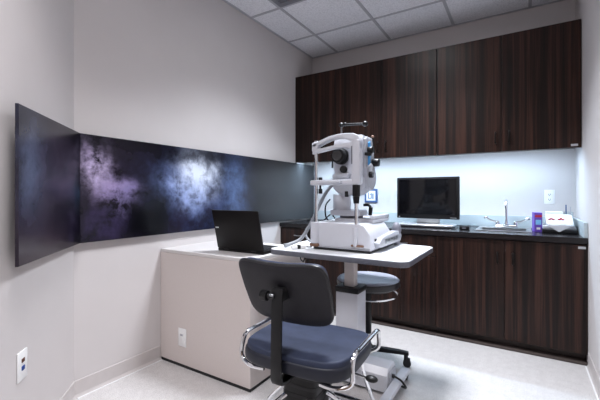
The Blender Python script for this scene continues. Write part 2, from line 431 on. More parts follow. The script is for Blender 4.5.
t = thing('laptop', 'open black laptop standing on the beige desk, lid back showing', 'laptop', (-1.518, 1.722, DZ+.001), math.radians(1.5))
W = .186
B().box(-W, W, 0, .25, 0, .020, .005).obj('base', 'laptop', t)
kb = B().box(-W+.02, W-.02, .03, .15, .020, .0215)
kb.obj('key_bed', 'black', t, smooth=False)
kk = B()
for r in range(5):
    for c in range(15): kk.box(-W+.026+c*.0215, -W+.044+c*.0215, .034+r*.023, .053+r*.023, .0215, .024)
kk.obj('keyboard', 'keys', t, smooth=False)
B().box(-.05, .05, .175, .235, .020, .0206).obj('touchpad', 'keys', t, smooth=False)
lean = math.radians(13)
lm = Matrix.Translation((0, .008, .022)) @ Matrix.Rotation(lean, 4, 'X')
lid = B().box(-W, W, -.012, 0, 0, .255, .004, mat=lm).obj('lid', 'laptop', t)
B().box(-W+.012, W-.012, .0002, .0015, .018, .245, mat=lm).obj('screen', 'screenoff', lid, smooth=False)
# small silver emblem near the lid's left edge
B().box(-W+.012, -W+.040, -.0135, -.0118, .136, .145, .001, mat=lm).obj('emblem', 'silver', lid)
for a in (-.13, .09): B().cyl((a, .003, .020), (a+.04, .003, .020), .009).obj('hinge', 'black', t)

# ------------------------------------------------------------------ cabinets
def pull(x, z0, z1, y, par, horiz=False):
    b = B()
    if horiz:
        b.tube([(x-.06, y, z0), (x-.058, y-.022, z0), (x-.03, y-.03, z0), (x+.03, y-.03, z0), (x+.058, y-.022, z0), (x+.06, y, z0)], .005, 8)
    else:
        b.tube([(x, y, z1), (x, y-.022, z1-.004), (x, y-.028, z1-.02), (x, y-.028, z0+.02), (x, y-.022, z0+.004), (x, y, z0)], .006, 8)
    return b.obj('handle', 'bronze' if not horiz else 'steel', par)

UZ0, UZ1, UY = 1.474, 2.411, 3.283
def wall_cabinet(x0, x1, doors, label, plate=False):
    cx = (x0+x1)/2
    t = thing('wall_cabinet', label, 'cabinet', (cx, YB, UZ0), group='dark wall cabinets along the back wall')
    hw = (x1-x0)/2; D = YB-UY
    B().box(-hw, hw, -D+.022, -.001, .032, UZ1-UZ0, .001).box(-hw, hw, -D+.0215, -D+.027, .002, .032).obj('carcass', 'carcass', t, smooth=False)  # second box: rail added so strip light doesn't leak between the doors
    for a, b_, hs in doors:
        d = B().box(a-cx+.001, b_-cx-.001, -D, -D+.021, .001, UZ1-UZ0-.001, .0015).obj('door', 'wood', t, smooth=False)
        if hs is not None: pull(hs-cx, .068, .158, -D, d)
    if plate: B().box(hw-.062, hw-.020, -D-.002, -D, .012, .028).obj('label_plate', 'silver', t, smooth=False)
    return t
wall_cabinet(XL+.002, -1.619, [(XL+.002, -1.619, -1.66)], 'dark walnut wall cabinet with one door in the corner above the long print')
wall_cabinet(-1.617, -.629, [(-1.617, -1.122, -1.163), (-1.122, -.629, -1.082)], 'dark walnut two-door wall cabinet above the monitor')
wall_cabinet(-.627, XR-.003, [(-.627, -.131, -.177), (-.131, XR-.003, -.083)], 'dark walnut two-door wall cabinet above the sink', True)

t = thing('under_cabinet_light', 'slim cool white light strip under the wall cabinets', 'light', ((XL+XR)/2, 3.336, UZ0+.032))
B().box(-1.2, 1.08, -.022, .022, -.016, 0).obj('housing', 'plate', t, smooth=False)
B().box(-1.19, 1.06, -.018, .018, -.0195, -.016).obj('diffuser', 'stripglow', t, smooth=False)

CT = .842; CF = 2.985
FY = 3.0
def base_cabinet(x0, x1, fronts, label, plate=False):
    cx = (x0+x1)/2; hw = (x1-x0)/2
    t = thing('base_cabinet', label, 'cabinet', (cx, FY, 0), group='dark base cabinets under the countertop')
    B().box(-hw, -hw+.016, .022, YB-FY-.002, .075, CT-.040).box(hw-.016, hw, .022, YB-FY-.002, .075, CT-.040).box(-hw+.016, hw-.016, .022, YB-FY-.002, .075, .091).box(-hw+.016, hw-.016, YB-FY-.010, YB-FY-.002, .091, CT-.040).box(-hw+.016, hw-.016, .022, .038, CT-.060, CT-.040).obj('carcass', 'carcass', t, smooth=False)
    B().box(-hw, hw, .07, .09, .0, .075).box(-hw, hw, -.010, .07, 0, .016, .003).obj('toe_kick', 'kick', t, smooth=False)['label'] = 'brown toe base'
    for kind, a, b_, z0, z1, hx_ in fronts:
        d = B().box(a-cx+.001, b_-cx-.001, 0, .021, z0, z1, .0015).obj(kind, 'wood', t, smooth=False)
        if kind == 'door': pull(hx_-cx, .625, .705, 0, d)
        else: pull(hx_-cx, (z0+z1)/2+.010, 0, 0, d, True)
    if plate: B().box(hw-.050, hw-.010, -.002, 0, .768, .784).obj('label_plate', 'silver', t, smooth=False)
    return t
base_cabinet(-.579, XR-.003, [('door', -.579, -.103, .07, .795, -.149), ('door', -.103, XR-.003, .07, .795, -.052)], 'dark walnut two-door base cabinet under the sink', True)
base_cabinet(-1.155, -.581, [('drawer', -1.155, -.581, .635, .795, -.868), ('door', -1.155, -.868, .07, .630, -.91), ('door', -.868, -.581, .07, .630, -.826)], 'dark walnut base cabinet with a top drawer under the monitor')
base_cabinet(XL+.002, -1.157, [('drawer', XL+.002, -1.63, .635, .795, -1.86), ('drawer', -1.63, -1.157, .635, .795, -1.39), ('door', XL+.002, -1.63, .07, .630, -1.675), ('door', -1.63, -1.157, .07, .630, -1.585)], 'dark walnut base cabinet in the left corner behind the instrument')

# countertop with an opening for the sink
t = thing('countertop', 'long dark countertop with pale backsplash along the back wall', 'countertop', (0, YB, CT))
SX0, SX1, SY0, SY1 = -.300, .050, 3.20, 3.50
y = lambda Y: Y-YB
B().box(XL+.002, SX0, y(CF), y(YB-.002), -.038, 0).box(SX1, XR-.002, y(CF), y(YB-.002), -.038, 0).box(SX0, SX1, y(CF), y(SY0), -.038, 0).box(SX0, SX1, y(SY1), y(YB-.002), -.038, 0).obj('slab', 'counter', t, smooth=False)
B().box(XL+.002, XR-.002, -.022, -.002, .0, .102, .002).obj('backsplash', 'splash', t, smooth=False)
B().box(XR-.022, XR-.002, y(CF)+.01, -.022, .0, .102, .002).obj('side_splash', 'splash', t, smooth=False)

t = thing('sink', 'small stainless steel sink set into the dark counter', 'sink', ((SX0+SX1)/2, (SY0+SY1)/2, CT))
hw, hd = (SX1-SX0)/2, (SY1-SY0)/2
B().box(-hw-.018, hw+.018, -hd-.018, -hd+.012, .0005, .006, .002).box(-hw-.018, hw+.018, hd-.012, hd+.09, .0005, .006, .002).box(-hw-.018, -hw+.012, -hd+.012, hd-.012, .0005, .006, .002).box(hw-.012, hw+.018, -hd+.012, hd-.012, .0005, .006, .002).obj('rim', 'steel', t)
w2, d2 = hw-.012, hd-.012
B().box(-w2, w2, -d2, d2, -.16, -.155).box(-w2, w2, -d2, -d2+.004, -.155, .001).box(-w2, w2, d2-.004, d2, -.155, .001).box(-w2, -w2+.004, -d2+.004, d2-.004, -.155, .001).box(w2-.004, w2, -d2+.004, d2-.004, -.155, .001).obj('basin', 'steel', t, smooth=False)
B().lathe([(0, 0), (.035, 0), (.040, -.003), (.040, -.006)], (0, 0, -.149)).obj('drain', 'chrome', t)

t = thing('faucet', 'chrome gooseneck faucet with two wrist blade handles behind the sink', 'faucet', (-.108, 3.545, CT+.0065))
B().box(-.085, .085, -.028, .028, 0, .022, .010, 3).obj('base_plate', 'chrome', t)
B().lathe([(0, .022), (.018, .022), (.018, .035), (.013, .045), (.013, .060), (0, .060)]).tube([(0, 0, .055), (0, 0, .15), (0, -.004, .20), (0, -.04, .232), (0, -.09, .225), (0, -.115, .195), (0, -.118, .170)], .0105, 12).obj('spout', 'chrome', t)
for s in (-1, 1):
    hb = B().lathe([(0, .022), (.017, .022), (.017, .040), (.012, .052), (0, .052)], (s*.068, 0, 0))
    hb.tube([(s*.068, 0, .047), (s*.10, -.006, .050), (s*.135, -.012, .066), (s*.165, -.016, .084)], .007, 10)
    hb.sph((s*.155, -.014, .079), .020, (1, .45, .6))
    hb.obj('wrist_handle', 'chrome', t)

# ------------------------------------------------------------------ small things on the counter
t = thing('computer_monitor', 'wide black monitor, switched off, on the counter beside the instrument', 'monitor', (-.717, 3.30, CT))
B().box(-.268, .268, 0, .045, .072, .444, .006).obj('housing', 'black', t)
sc = B().box(-.246, .246, -.0015, .0, .112, .425).obj('screen', 'screenoff', t, smooth=False)
B().box(-.25, -.238, -.002, 0, .083, .090).obj('power_light', 'lightgrey', t, smooth=False)
B().box(.195, .245, -.002, 0, .084, .088).obj('emblem', 'silver', t, smooth=False)
B().cyl((0, -.0015, .434), (0, .001, .434), .004, seg=12).obj('camera_lens', 'lens', t)
B().box(-.245, .235, -.11, .10, .010, .030, .008, 3).obj('stand_base', 'silver', t)
B().box(-.22, .22, -.09, .08, .0005, .010, .002).obj('stand_pad', 'greyplastic', t)
B().box(-.10, .10, .045, .065, .028, .25, .004).obj('stand_post', 'silver', t)
t = thing('card_reader', 'small black box on the counter right of the monitor', 'box', (-.395, 3.19, CT+.001))
B().box(-.036, .036, -.03, .03, 0, .030, .004).obj('case', 'black', t)
B().box(-.014, .014, -.031, -.03, .010, .020).obj('front_slot', 'greyplastic', t, smooth=False)

t = thing('wall_sign', 'small blue bordered sign with a blue symbol on the back wall', 'sign', (-1.370, YB, 1.117))
B().box(-.071, .071, -.012, -.0005, -.073, .073, .003).obj('border', 'navy', t, smooth=False)
B().box(-.050, .050, -.0135, -.012, -.052, .052).obj('panel', 'plate', t, smooth=False)
B().box(-.030, -.022, -.015, -.0135, -.030, .034).box(-.030, .010, -.015, -.0135, -.030, -.022).box(.002, .010, -.015, -.0135, -.022, .030).box(.018, .030, -.015, -.0135, -.034, .024).box(-.012, .002, -.015, -.0135, .012, .020).obj('symbol', 'navy', t, smooth=False)

t = thing('tissue_box', 'upright purple and blue carton on the counter beside the sink', 'box', (.105, 3.345, CT+.001), math.radians(8))
B().box(-.026, .026, -.05, .05, 0, .148, .002).obj('carton', 'purple', t, smooth=False)
B().box(-.018, .018, -.0512, -.05, .055, .092).obj('front_print', 'cyan', t, smooth=False)
B().box(-.012, .012, -.0512, -.05, .018, .034).obj('front_print', 'plate', t, smooth=False)
B().box(-.022, .022, -.0512, -.05, .112, .130, .0).obj('front_band', 'redink', t, smooth=False)

t = thing('instrument_tray', 'black and grey tray on the counter beneath the white cloth', 'tray', (.240, 3.33, CT+.001))
B().box(-.106, .106, -.11, .11, 0, .026, .005).obj('tray_base', 'black', t)
B().box(-.104, .098, -.106, .106, .026, .056, .010, 3).obj('tray_body', 'lightgrey', t)
B().box(-.080, .080, .012, .10, .0565, .120, .006).obj('inner_case', 'plate', t)
def cloth(u, v):
    x = -.082+.164*u
    # v 0 at the back top, 1 at the front flap whose point hangs in the middle
    tip = 1-abs(u-.48)/.50
    L_ = .216+.058*max(0, tip)
    s = v*L_
    if s < .10: p = (x, .10-s, .1285)
    else:
        q = (s-.10)
        if q < .115:
            f = q/.115
            p = (x, 0-.115*f, .1285-.063*f)
        else:
            p = (x, -.118, .0655-(q-.115))
    return (p[0], p[1], p[2]+.002*math.sin(9*u+3*v))
c = B().grid(cloth, 20, 26, .003).obj('folded_cloth', 'cloth', loc=(.240, 3.33, CT+.004))
tag(c, 'white cloth with two red prints draped over the tray', 'cloth')
for xx in (-.047, .012):
    r = B()
    for a, b_, ss in ((-.012, -.012, .010), (.010, -.012, .010), (-.001, .008, .008)):
        r.sph((xx+a, -.055+b_*.6, .103+b_*.35), ss, (1, .8, .5))
    r.obj('red_print', 'redink', c)['label'] = 'red printed motif'
t = thing('paper_carton', 'white carton standing behind the cloth covered tray', 'box', (.225, 3.53, CT+.001))
B().box(-.055, .055, -.045, .045, 0, .150, .003).obj('carton', 'plate', t, smooth=False)
B().box(-.035, .035, -.046, -.045, .100, .118).obj('front_print', 'cyan', t, smooth=False)
t = thing('swab_holder', 'clear plastic swab holder in the counter corner by the right wall', 'holder', (.318, 3.54, CT+.001))
B().box(-.030, .030, -.04, .04, 0, .004).box(-.030, -.027, -.04, .04, .004, .15).box(.027, .030, -.04, .04, .004, .15).box(-.027, .027, .037, .04, .004, .15).box(-.027, .027, -.04, -.037, .004, .12).obj('case', 'clear', t, smooth=False)
B().cyl((-.012, 0, .006), (-.014, .004, .205), .004, seg=8).obj('swab', 'navy', t)
B().cyl((.010, .006, .006), (.016, .010, .19), .0035, seg=8).obj('swab', 'lightgrey', t)

# ------------------------------------------------------------------ instrument table
TX0, TX1, TY0, TY1, TZ = -1.290, -.458, 1.705, 2.330, .806
cx, cy = -.885, 2.03
t = thing('instrument_table', 'white topped height adjustable instrument table with grey edge', 'table', (cx, cy, 0))
def rrect(x0, x1, y0, y1, r, n=6):
    P = []
    for (qx, qy, a0) in ((x1-r, y1-r, 0), (x0+r, y1-r, 90), (x0+r, y0+r, 180), (x1-r, y0+r, 270)):
        for i in range(n+1):
            a = math.radians(a0+90*i/n); P.append((qx+r*math.cos(a), qy+r*math.sin(a)))
    return P
X0, X1, Y0, Y1 = TX0-cx, TX1-cx, TY0-cy, TY1-cy
B().prism(rrect(X0+.004, X1-.004, Y0+.004, Y1-.004, .05), 'z', TZ-.004, TZ).obj('table_top', 'tabletop', t)
B().prism(rrect(X0, X1, Y0, Y1, .054), 'z', TZ-.030, TZ-.002, .004).obj('top_edging', 'tableedge', t)['label'] = 'dark grey edge band'
B().box(-.12, .19, -.10, .12, TZ-.046, TZ-.0305, .003).obj('mounting_plate', 'warmwhite', t)
B().box(-.016, .048, -.080, -.020, .55, TZ-.046, .006).obj('inner_column', 'warmwhite', t)
B().box(-.054, .086, -.115, .015, .10, .555, .006).obj('outer_column', 'white', t)
B().box(-.059, .091, -.120, .020, .555, .586, .005).obj('collar', 'black', t)
B().prism([(-.085, .020), (-.085, .112), (-.055, .145), (.04, .152), (.06, .130), (.06, .020)], 'x', -.26, .250, .006).obj('base_housing', 'white', t)
B().box(.2505, .260, -.065, .045, .03, .125, .003).obj('end_cap', 'lightgrey', t)
B().cyl((.262, -.03, .098), (.274, -.03, .098), .011).obj('power_inlet', 'black', t)
B().tube([(.274, -.03, .098), (.315, -.045, .093), (.335, -.03, .06), (.325, .01, .03), (.285, .05, .012)], .006, 8).obj('power_cable', 'black', t)
for s in (-1, 1):
    x = s*.285
    f = B().prism([(-.30, .045), (-.28, .072), (.16, .072), (.19, .045)], 'x', x-.025, x+.025, .006).obj('foot', 'white', t)
    for yy in (-.27, .16):
        B().cyl((x-.012, yy, .022), (x+.012, yy, .022), .0215, seg=20, bev=.003).box(x-.014, x+.014, yy-.014, yy+.014, .030, .048, .003).obj('caster', 'black', f)

# ------------------------------------------------------------------ slit lamp style instrument
t = thing('eye_examination_instrument', 'white eye examination instrument with black lens and headrest on the table', 'medical instrument', (-.90, 1.86, TZ+.001))
ox, oy, oz = -.90, 1.86, TZ+.001
def bx(b, x0, x1, y0, y1, z0, z1, bev=0, seg=2): return b.box(x0-ox, x1-ox, y0-oy, y1-oy, z0-oz, z1-oz, bev, seg)
def w(p): return (p[0]-ox, p[1]-oy, p[2]-oz)
bx(B(), -1.062, -.692, 1.842, 2.20, .8215, .8265, .002).obj('skirt', 'lightgrey', t)
bx(B(), -1.055, -.700, 1.850, 2.29, TZ+.001, .821, .003).obj('base_pad', 'rubber', t)['label'] = 'black rubber pad'
# lower housing, side profile with a sloping right shoulder
b = B().prism([(x-ox, z-oz) for x, z in ((-1.06, .826), (-1.06, .955), (-1.05, .966), (-.765, .966), (-.735, .955), (-.70, .905), (-.695, .826))], 'y', 1.85-oy, 2.20-oy, .008)
b.obj('base_housing', 'white', t)
b = B().prism([(y_-oy, z-oz) for y_, z in ((1.92, .832), (1.90, .860), (1.95, .885), (2.20, .905), (2.30, .895), (2.33, .86), (2.30, .832))], 'x', -.7-ox, -.662-ox, .006)
b.obj('side_rail', 'lightgrey', t)
b = B().box(-.664-ox, -.660-ox, 1.99-oy, 2.24-oy, .847-oz, .875-oz)
for i in range(5): b.box(-.664-ox, -.656-ox, 2.00+.05*i-oy, 2.03+.05*i-oy, .850-oz, .872-oz, .003)
b.obj('rail_rack', 'greysteel', t)
bx(bx(bx(B(), -.99, -.735, 2.0, 2.29, .960, .985, .008), -.760, -.735, 2.0, 2.29, .985, 1.005, .004), -.99, -.735, 2.26, 2.29, .985, 1.000, .004).obj('cross_slide', 'white', t)
bx(B(), -1.035, -.78, 1.905, 1.985, .9662, .970, .002).obj('top_recess', 'lightgrey', t)
bx(B(), -.705, -.69, 1.915, 1.985, .855, .880, .003).obj('port', 'black', t)
B().sph(w((-.685, 2.285, .905)), .038, (.8, .8, 1.25)).cyl(w((-.685, 2.285, TZ+.003)), w((-.685, 2.285, .88)), .022).obj('joystick', 'greyplastic', t)
# clamps of the head rest posts
B().cyl(w((-1.045, 1.858, .842)), w((-1.045, 1.858, .966)), .029, bev=.004).obj('post_clamp', 'white', t)
B().cyl(w((-.785, 1.85, .84)), w((-.785, 1.85, .945)), .014, bev=.003).obj('post_clamp', 'white', t)
bx(B(), -1.075, -1.015, 1.836, 1.90, .822, .842, .006).obj('foot_pad', 'copper', t)['label'] = 'brown foot pad'
bx(B(), -.81, -.735, 1.84, 1.89, .838, .850, .004).obj('foot_pad', 'copper', t)['label'] = 'brown foot pad'
# head rest
B().cyl(w((-1.045, 1.868, .955)), w((-1.045, 1.868, 1.45)), .0105).obj('head_rest_post', 'chrome', t)
B().cyl(w((-.785, 1.862, .94)), w((-.785, 1.862, 1.10)), .0105).obj('head_rest_post', 'chrome', t)
B().cyl(w((-.785, 1.862, 1.080)), w((-.785, 1.862, 1.12)), .016, .019).cyl(w((-.785, 1.862, 1.12)), w((-.785, 1.862, 1.185)), .022, bev=.004).obj('hand_grip', 'black', t)
bx(B(), -.808, -.757, 1.84, 1.895, 1.183, 1.44, .012, 3).obj('head_rest_pillar', 'white', t)
def band(pts, d0, d1, h):
    # a flat curved band: pts (x,z); depth d0..d1, height h
    top = pts; bot = [(x, z-h_) for (x, z), h_ in zip(pts, h)]
    return [(x-ox, z-oz) for x, z in top+bot[::-1]]
pt = [(-1.062, 1.428), (-1.04, 1.437), (-1.0, 1.452), (-.95, 1.468), (-.90, 1.476), (-.85, 1.478), (-.80, 1.474), (-.77, 1.462), (-.757, 1.43)]
B().prism(band(pt, 0, 0, [.022, .026, .024, .022, .022, .03, .05, .055, .04]), 'y', 1.845-oy, 1.90-oy, .006).obj('forehead_band', 'white', t)
pt = [(-1.062, 1.405), (-1.03, 1.400), (-.98, 1.406), (-.93, 1.414), (-.88, 1.420), (-.83, 1.424), (-.80, 1.425)]
B().prism(band(pt, 0, 0, [.034, .022, .02, .02, .022, .03, .05]), 'y', 1.848-oy, 1.892-oy, .006).obj('lower_band', 'white', t)
bx(B(), -1.065, -1.025, 1.845, 1.892, 1.385, 1.44, .008).obj('post_cap', 'white', t)
bx(bx(B(), -1.075, -.78, 1.842, 1.885, 1.185, 1.215, .008), -1.0, -.86, 1.80, 1.845, 1.195, 1.212, .007).obj('chin_rest', 'white', t)
B().cyl(w((-1.015, 1.865, 1.135)), w((-1.015, 1.865, 1.165)), .012, bev=.003).cyl(w((-1.015, 1.865, 1.165)), w((-1.015, 1.865, 1.19)), .006).obj('height_knob', 'black', t)
B().cyl(w((-1.015, 1.865, 1.215)), w((-1.015, 1.865, 1.232)), .012, bev=.003).obj('post_nut', 'black', t)
# optical head
b = B().prism([(y_-oy, z-oz) for y_, z in ((1.975, 1.20), (1.965, 1.42), (1.98, 1.472), (2.02, 1.492), (2.12, 1.488), (2.16, 1.46), (2.175, 1.36), (2.17, 1.26), (2.14, 1.20))], 'x', -.985-ox, -.80-ox, .020, 4)
b.obj('optical_head', 'white', t)
b = B().prism([(y_-oy, z-oz) for y_, z in ((2.0, 1.20), (2.0, 1.46), (2.03, 1.48), (2.11, 1.475), (2.14, 1.45), (2.15, 1.24), (2.12, 1.20))], 'x', -.805-ox, -.782-ox, .008, 3)
b.obj('side_cover', 'lightgrey', t)
b = B().prism([(y_-oy, z-oz) for y_, z in ((2.03, 1.23), (2.03, 1.44), (2.062, 1.455), (2.062, 1.23))], 'x', -.783-ox, -.776-ox, .003)
b.obj('blue_panel', 'blue', t)['label'] = 'sky blue stripe'
# lower bowl of the head
def half(cx_, cz_, rx, rz_, a0, a1, n=14):
    return [(cx_+rx*math.cos(math.radians(a0+(a1-a0)*i/n)), cz_+rz_*math.sin(math.radians(a0+(a1-a0)*i/n))) for i in range(n+1)]
b = B().prism([(x-ox, z-oz) for x, z in [(-.785, 1.235)]+half(-.893, 1.205, .108, .085, 0, -180)+[(-1.001, 1.235)]], 'y', 1.975-oy, 2.15-oy, .018, 3)
b.obj('lower_shell', 'lightgrey', t)
b = B().prism([(y_-oy, z-oz) for y_, z in [(2.0, 1.29)]+half(2.066, 1.236, .080, .082, -180, 60)+[(2.06, 1.32)]], 'x', -.80-ox, -.768-ox, .008, 2)
b.obj('side_drum', 'lightgrey', t)
# objective lens
B().cyl(w((-.925, 1.985, 1.361)), w((-.925, 1.905, 1.361)), .046, .043, seg=36, bev=.004).cyl(w((-.925, 1.985, 1.361)), w((-.925, 1.945, 1.361)), .050, seg=36, bev=.004).obj('lens_barrel', 'black', t)
B().cyl(w((-.925, 1.906, 1.361)), w((-.925, 1.902, 1.361)), .031, seg=32).obj('lens', 'lens', t)
B().cyl(w((-.91, 1.98, 1.282)), w((-.91, 1.95, 1.282)), .021, seg=28, bev=.004).obj('focus_knob', 'black', t)
B().tube([w((-.972, 1.968, 1.38)), w((-.968, 1.93, 1.36)), w((-.966, 1.925, 1.33)), w((-.968, 1.93, 1.29))], .0055, 8).obj('fixation_arm', 'black', t)
bx(B(), -.975, -.87, 1.935, 1.985, 1.228, 1.256, .008).obj('front_ledge', 'lightgrey', t)
bx(B(), -.878, -.825, 1.958, 1.975, 1.25, 1.42, .006).obj('front_rib', 'white', t)
bx(B(), -.806, -.800, 1.838, 1.841, 1.30, 1.40, .0).obj('scale_strip', 'greyplastic', t)
# knobs at the side
B().cyl(w((-.776, 2.02, 1.395)), w((-.748, 2.02, 1.395)), .020, bev=.003).box(-.782-ox, -.755-ox, 1.975-oy, 2.03-oy, 1.36-oz, 1.378-oz, .003).obj('side_knob', 'black', t)
B().cyl(w((-.776, 2.10, 1.325)), w((-.735, 2.10, 1.325)), .026, .023, bev=.004).obj('side_knob', 'black', t)
B().cyl(w((-.768, 2.02, 1.248)), w((-.745, 2.02, 1.248)), .019, bev=.003).obj('side_knob', 'black', t)
B().tube([w((-.77, 2.08, 1.475)), w((-.765, 2.08, 1.43)), w((-.755, 2.07, 1.38))], .005, 8).obj('side_rod', 'black', t)
B().sph(w((-.77, 2.08, 1.482)), .009).obj('rod_tip', 'copper', t)
# top bar
B().cyl(w((-.955, 2.03, 1.485)), w((-.955, 2.03, 1.565)), .006, seg=10).obj('bar_post', 'greysteel', t)
B().cyl(w((-.955, 2.03, 1.566)), w((-.798, 2.03, 1.556)), .0075, seg=10).sph(w((-.955, 2.03, 1.564)), .016).sph(w((-.93, 2.03, 1.566)), .012).sph(w((-.798, 2.03, 1.556)), .017).obj('top_bar', 'black', t)
# pedestal
B().cyl(w((-.965, 2.06, 1.02)), w((-.965, 2.06, 1.13)), .056, seg=32, bev=.004).obj('pedestal', 'white', t)
B().prism([(y_-oy, z-oz) for y_, z in ((2.0, 1.0), (2.0, 1.035), (2.12, 1.035), (2.14, 1.0))], 'x', -1.02-ox, -.82-ox, .008).obj('pedestal_arm', 'white', t)
B().cyl(w((-.93, 2.07, .985)), w((-.93, 2.07, 1.002)), .05, seg=24).cyl(w((-.86, 2.07, .985)), w((-.86, 2.07, 1.002)), .03, seg=24).obj('swivel', 'greyplastic', t)
B().box(-.905-ox, -.885-ox, 1.965-oy, 1.985-oy, 1.115-oz, 1.15-oz, .004).obj('lock_lever', 'black', t)
B().cyl(w((-.775, 2.05, 1.005)), w((-.770, 2.05, 1.055)), .012, bev=.003).tube([w((-.770, 2.05, 1.055)), w((-.785, 2.04, 1.066)), w((-.81, 2.03, 1.066))], .008, 8).obj('slide_lever', 'black', t)
B().tube([w((-1.02, 2.0, 1.10)), w((-1.035, 1.97, 1.06)), w((-1.03, 1.96, 1.0)), w((-1.02, 1.98, .966))], .005, 8).obj('signal_cable', 'black', t)
B().tube([w((-.985, 1.96, 1.19)), w((-1.03, 1.95, 1.13)), w((-1.08, 1.94, 1.03)), w((-1.13, 1.93, .93)), w((-1.175, 1.90, .852)), w((-1.215, 1.84, .824)), w((-1.228, 1.80, .8195))], .0105, 12).obj('hose', 'hose', t)['label'] = 'grey ribbed hose'
B().tube([w((-1.05, 2.05, .90)), w((-1.12, 2.03, .935)), w((-1.175, 2.02, .93)), w((-1.205, 2.01, .88)), w((-1.17, 2.0, .832)), w((-1.10, 2.02, .822)), w((-1.05, 2.04, .84))], .008, 10).obj('cable_loop', 'hose', t)

t = thing('hand_switch', 'white and black hand switch lying at the left end of the instrument table', 'switch', (-1.128, 1.80, TZ+.001), math.radians(50))
B().box(-.045, .045, -.017, .017, 0, .022, .006).obj('case', 'plate', t)
B().box(-.012, .010, -.0185, .0185, .001, .0235, .004).obj('grip_band', 'black', t)
B().tube([(.045, 0, .010), (.07, -.006, .008), (.08, -.01, .01)], .004, 8).obj('lead', 'black', t)
for i, (pts, lab) in enumerate((
    ([(-1.17, 1.90, .768), (-1.175, 1.90, .73), (-1.165, 1.91, .71), (-1.15, 1.90, .72), (-1.14, 1.90, .768)], 'black cable loop hanging under the left end of the table'),
    ([(-1.20, 2.02, .768), (-1.21, 2.03, .72), (-1.19, 2.05, .66), (-1.15, 2.06, .70), (-1.13, 2.07, .768)], 'longer black cable drooping beneath the table beside the desk'))):
    o = B().tube(pts, .004, 8).obj('hanging_cable', 'black')
    tag(o, lab, 'cable')
o = B().tube([(-1.95, 3.30, CT+.012), (-1.80, 3.18, CT+.012), (-1.68, 3.15, CT+.03), (-1.62, 3.20, CT+.09), (-1.57, 3.22, CT+.03), (-1.50, 3.18, CT+.012), (-1.42, 3.15, CT+.06), (-1.38, 3.18, CT+.02), (-1.30, 3.25, CT+.012)], .007, 8).obj('computer_cable', 'black')
tag(o, 'tangled black cable on the corner of the dark counter behind the instrument', 'cable')

# ------------------------------------------------------------------ patient chair
t = thing('patient_chair', 'charcoal upholstered patient chair with chrome side loops, seen from behind', 'chair', (-.797, 1.365, 0), math.radians(3))
def seatfn(b, sx, sy, z0, z1):
    tb = bmesh.new(); bmesh.ops.create_cube(tb, size=1)
    bmesh.ops.subdivide_edges(tb, edges=tb.edges[:], cuts=7, use_grid_fill=True)
    for v in tb.verts:
        X, Y, Z = v.co*2
        # squircle plan
        n = 5.0
        m = max(abs(X), abs(Y), 1e-6); q = (abs(X)**n+abs(Y)**n)**(1/n)
        k = m/q if q > 0 else 1
        e = 1-.07*max(0, abs(Z))**4*max(abs(X), abs(Y))**6
        x, y_ = X*k*e*sx, Y*k*e*sy
        top = z1 - .014*(1-X*X)*(1-Y*Y) + .006*X*X - .012*max(0, Y)**2
        z = z0+(top-z0)*(Z+1)/2
        if abs(Z) > .99: z -= math.copysign(.010*max(abs(X), abs(Y))**8, Z)
        v.co = (x, y_, z)
    bmesh.ops.smooth_vert(tb, verts=tb.verts[:], factor=.5, use_axis_x=True, use_axis_y=True, use_axis_z=True)
    return b._join(tb)
o = seatfn(B(), .248, .220, .418, .490).obj('seat_boxing', 'vinylside', t, angle=75)
o['label'] = 'dark side band of the seat'
o.modifiers.new('sub', 'SUBSURF').levels = 1; o.modifiers['sub'].render_levels = 2
o = seatfn(B(), .240, .212, .455, .509).obj('seat', 'vinyl', t, angle=75)
o.modifiers.new('sub', 'SUBSURF').levels = 1; o.modifiers['sub'].render_levels = 2
B().box(-.17, .17, -.16, .16, .396, .418, .006).obj('seat_pan', 'black', t)
# backrest: curved rounded panel leaning back
tilt = math.radians(24)
bmx = Matrix.Translation((-.028, -.180, .733)) @ Matrix.Rotation(tilt, 4, 'X')
def backgrid(hw_, hh, th, yoff, nu=28, nv=20):
    # quad patch mapped to a rounded rectangle, front and back sheets, closed round the rim
    tb = bmesh.new(); sheets = []
    def P(u, v, side):
        n = 6.5
        m = max(abs(u), abs(v)); q = (abs(u)**n+abs(v)**n)**(1/n); k = m/q if m > 1e-6 else 1
        x, z = u*k*hw_, v*k*hh
        rim = max(abs(u), abs(v))
        t_ = th/2*(1-max(0, rim-.80)**2/.04*.55)
        z -= .010*(1-(x/hw_)**2)*(v if v > 0 else 0)
        z += .004*(1-(x/hw_)**2)*(1 if v < 0 else 0)*v
        x *= 1-.05*max(0, -v)
        return (x, yoff+.42*x*x+side*t_, z)
    for side in (-1, 1):
        sheets.append([[tb.verts.new(P(-1+2*i/nu, -1+2*j/nv, side)) for j in range(nv+1)] for i in range(nu+1)])
    for s_ in sheets:
        for i in range(nu):
            for j in range(nv): tb.faces.new((s_[i][j], s_[i+1][j], s_[i+1][j+1], s_[i][j+1]))
    a, c_ = sheets
    rim = [(i, 0) for i in range(nu)]+[(nu, j) for j in range(nv)]+[(i, nv) for i in range(nu, 0, -1)]+[(0, j) for j in range(nv, 0, -1)]
    for k_ in range(len(rim)):
        i, j = rim[k_]; i2, j2 = rim[(k_+1) % len(rim)]
        tb.faces.new((a[i][j], a[i2][j2], c_[i2][j2], c_[i][j]))
    bmesh.ops.recalc_face_normals(tb, faces=tb.faces)
    edge = [(c_[i][j].co+a[i][j].co)/2 for i, j in rim]
    b = B(); 
    return b, tb, edge
b, tb, edge = backgrid(.200, .142, .020, 0)
edge = [bmx @ (p+Vector((0, .004, 0))) for p in edge]
b._join(tb, bmx)
bk = b.obj('backrest', 'vinylback', t, angle=60)
b, tb, _ = backgrid(.194, .136, .034, .026)
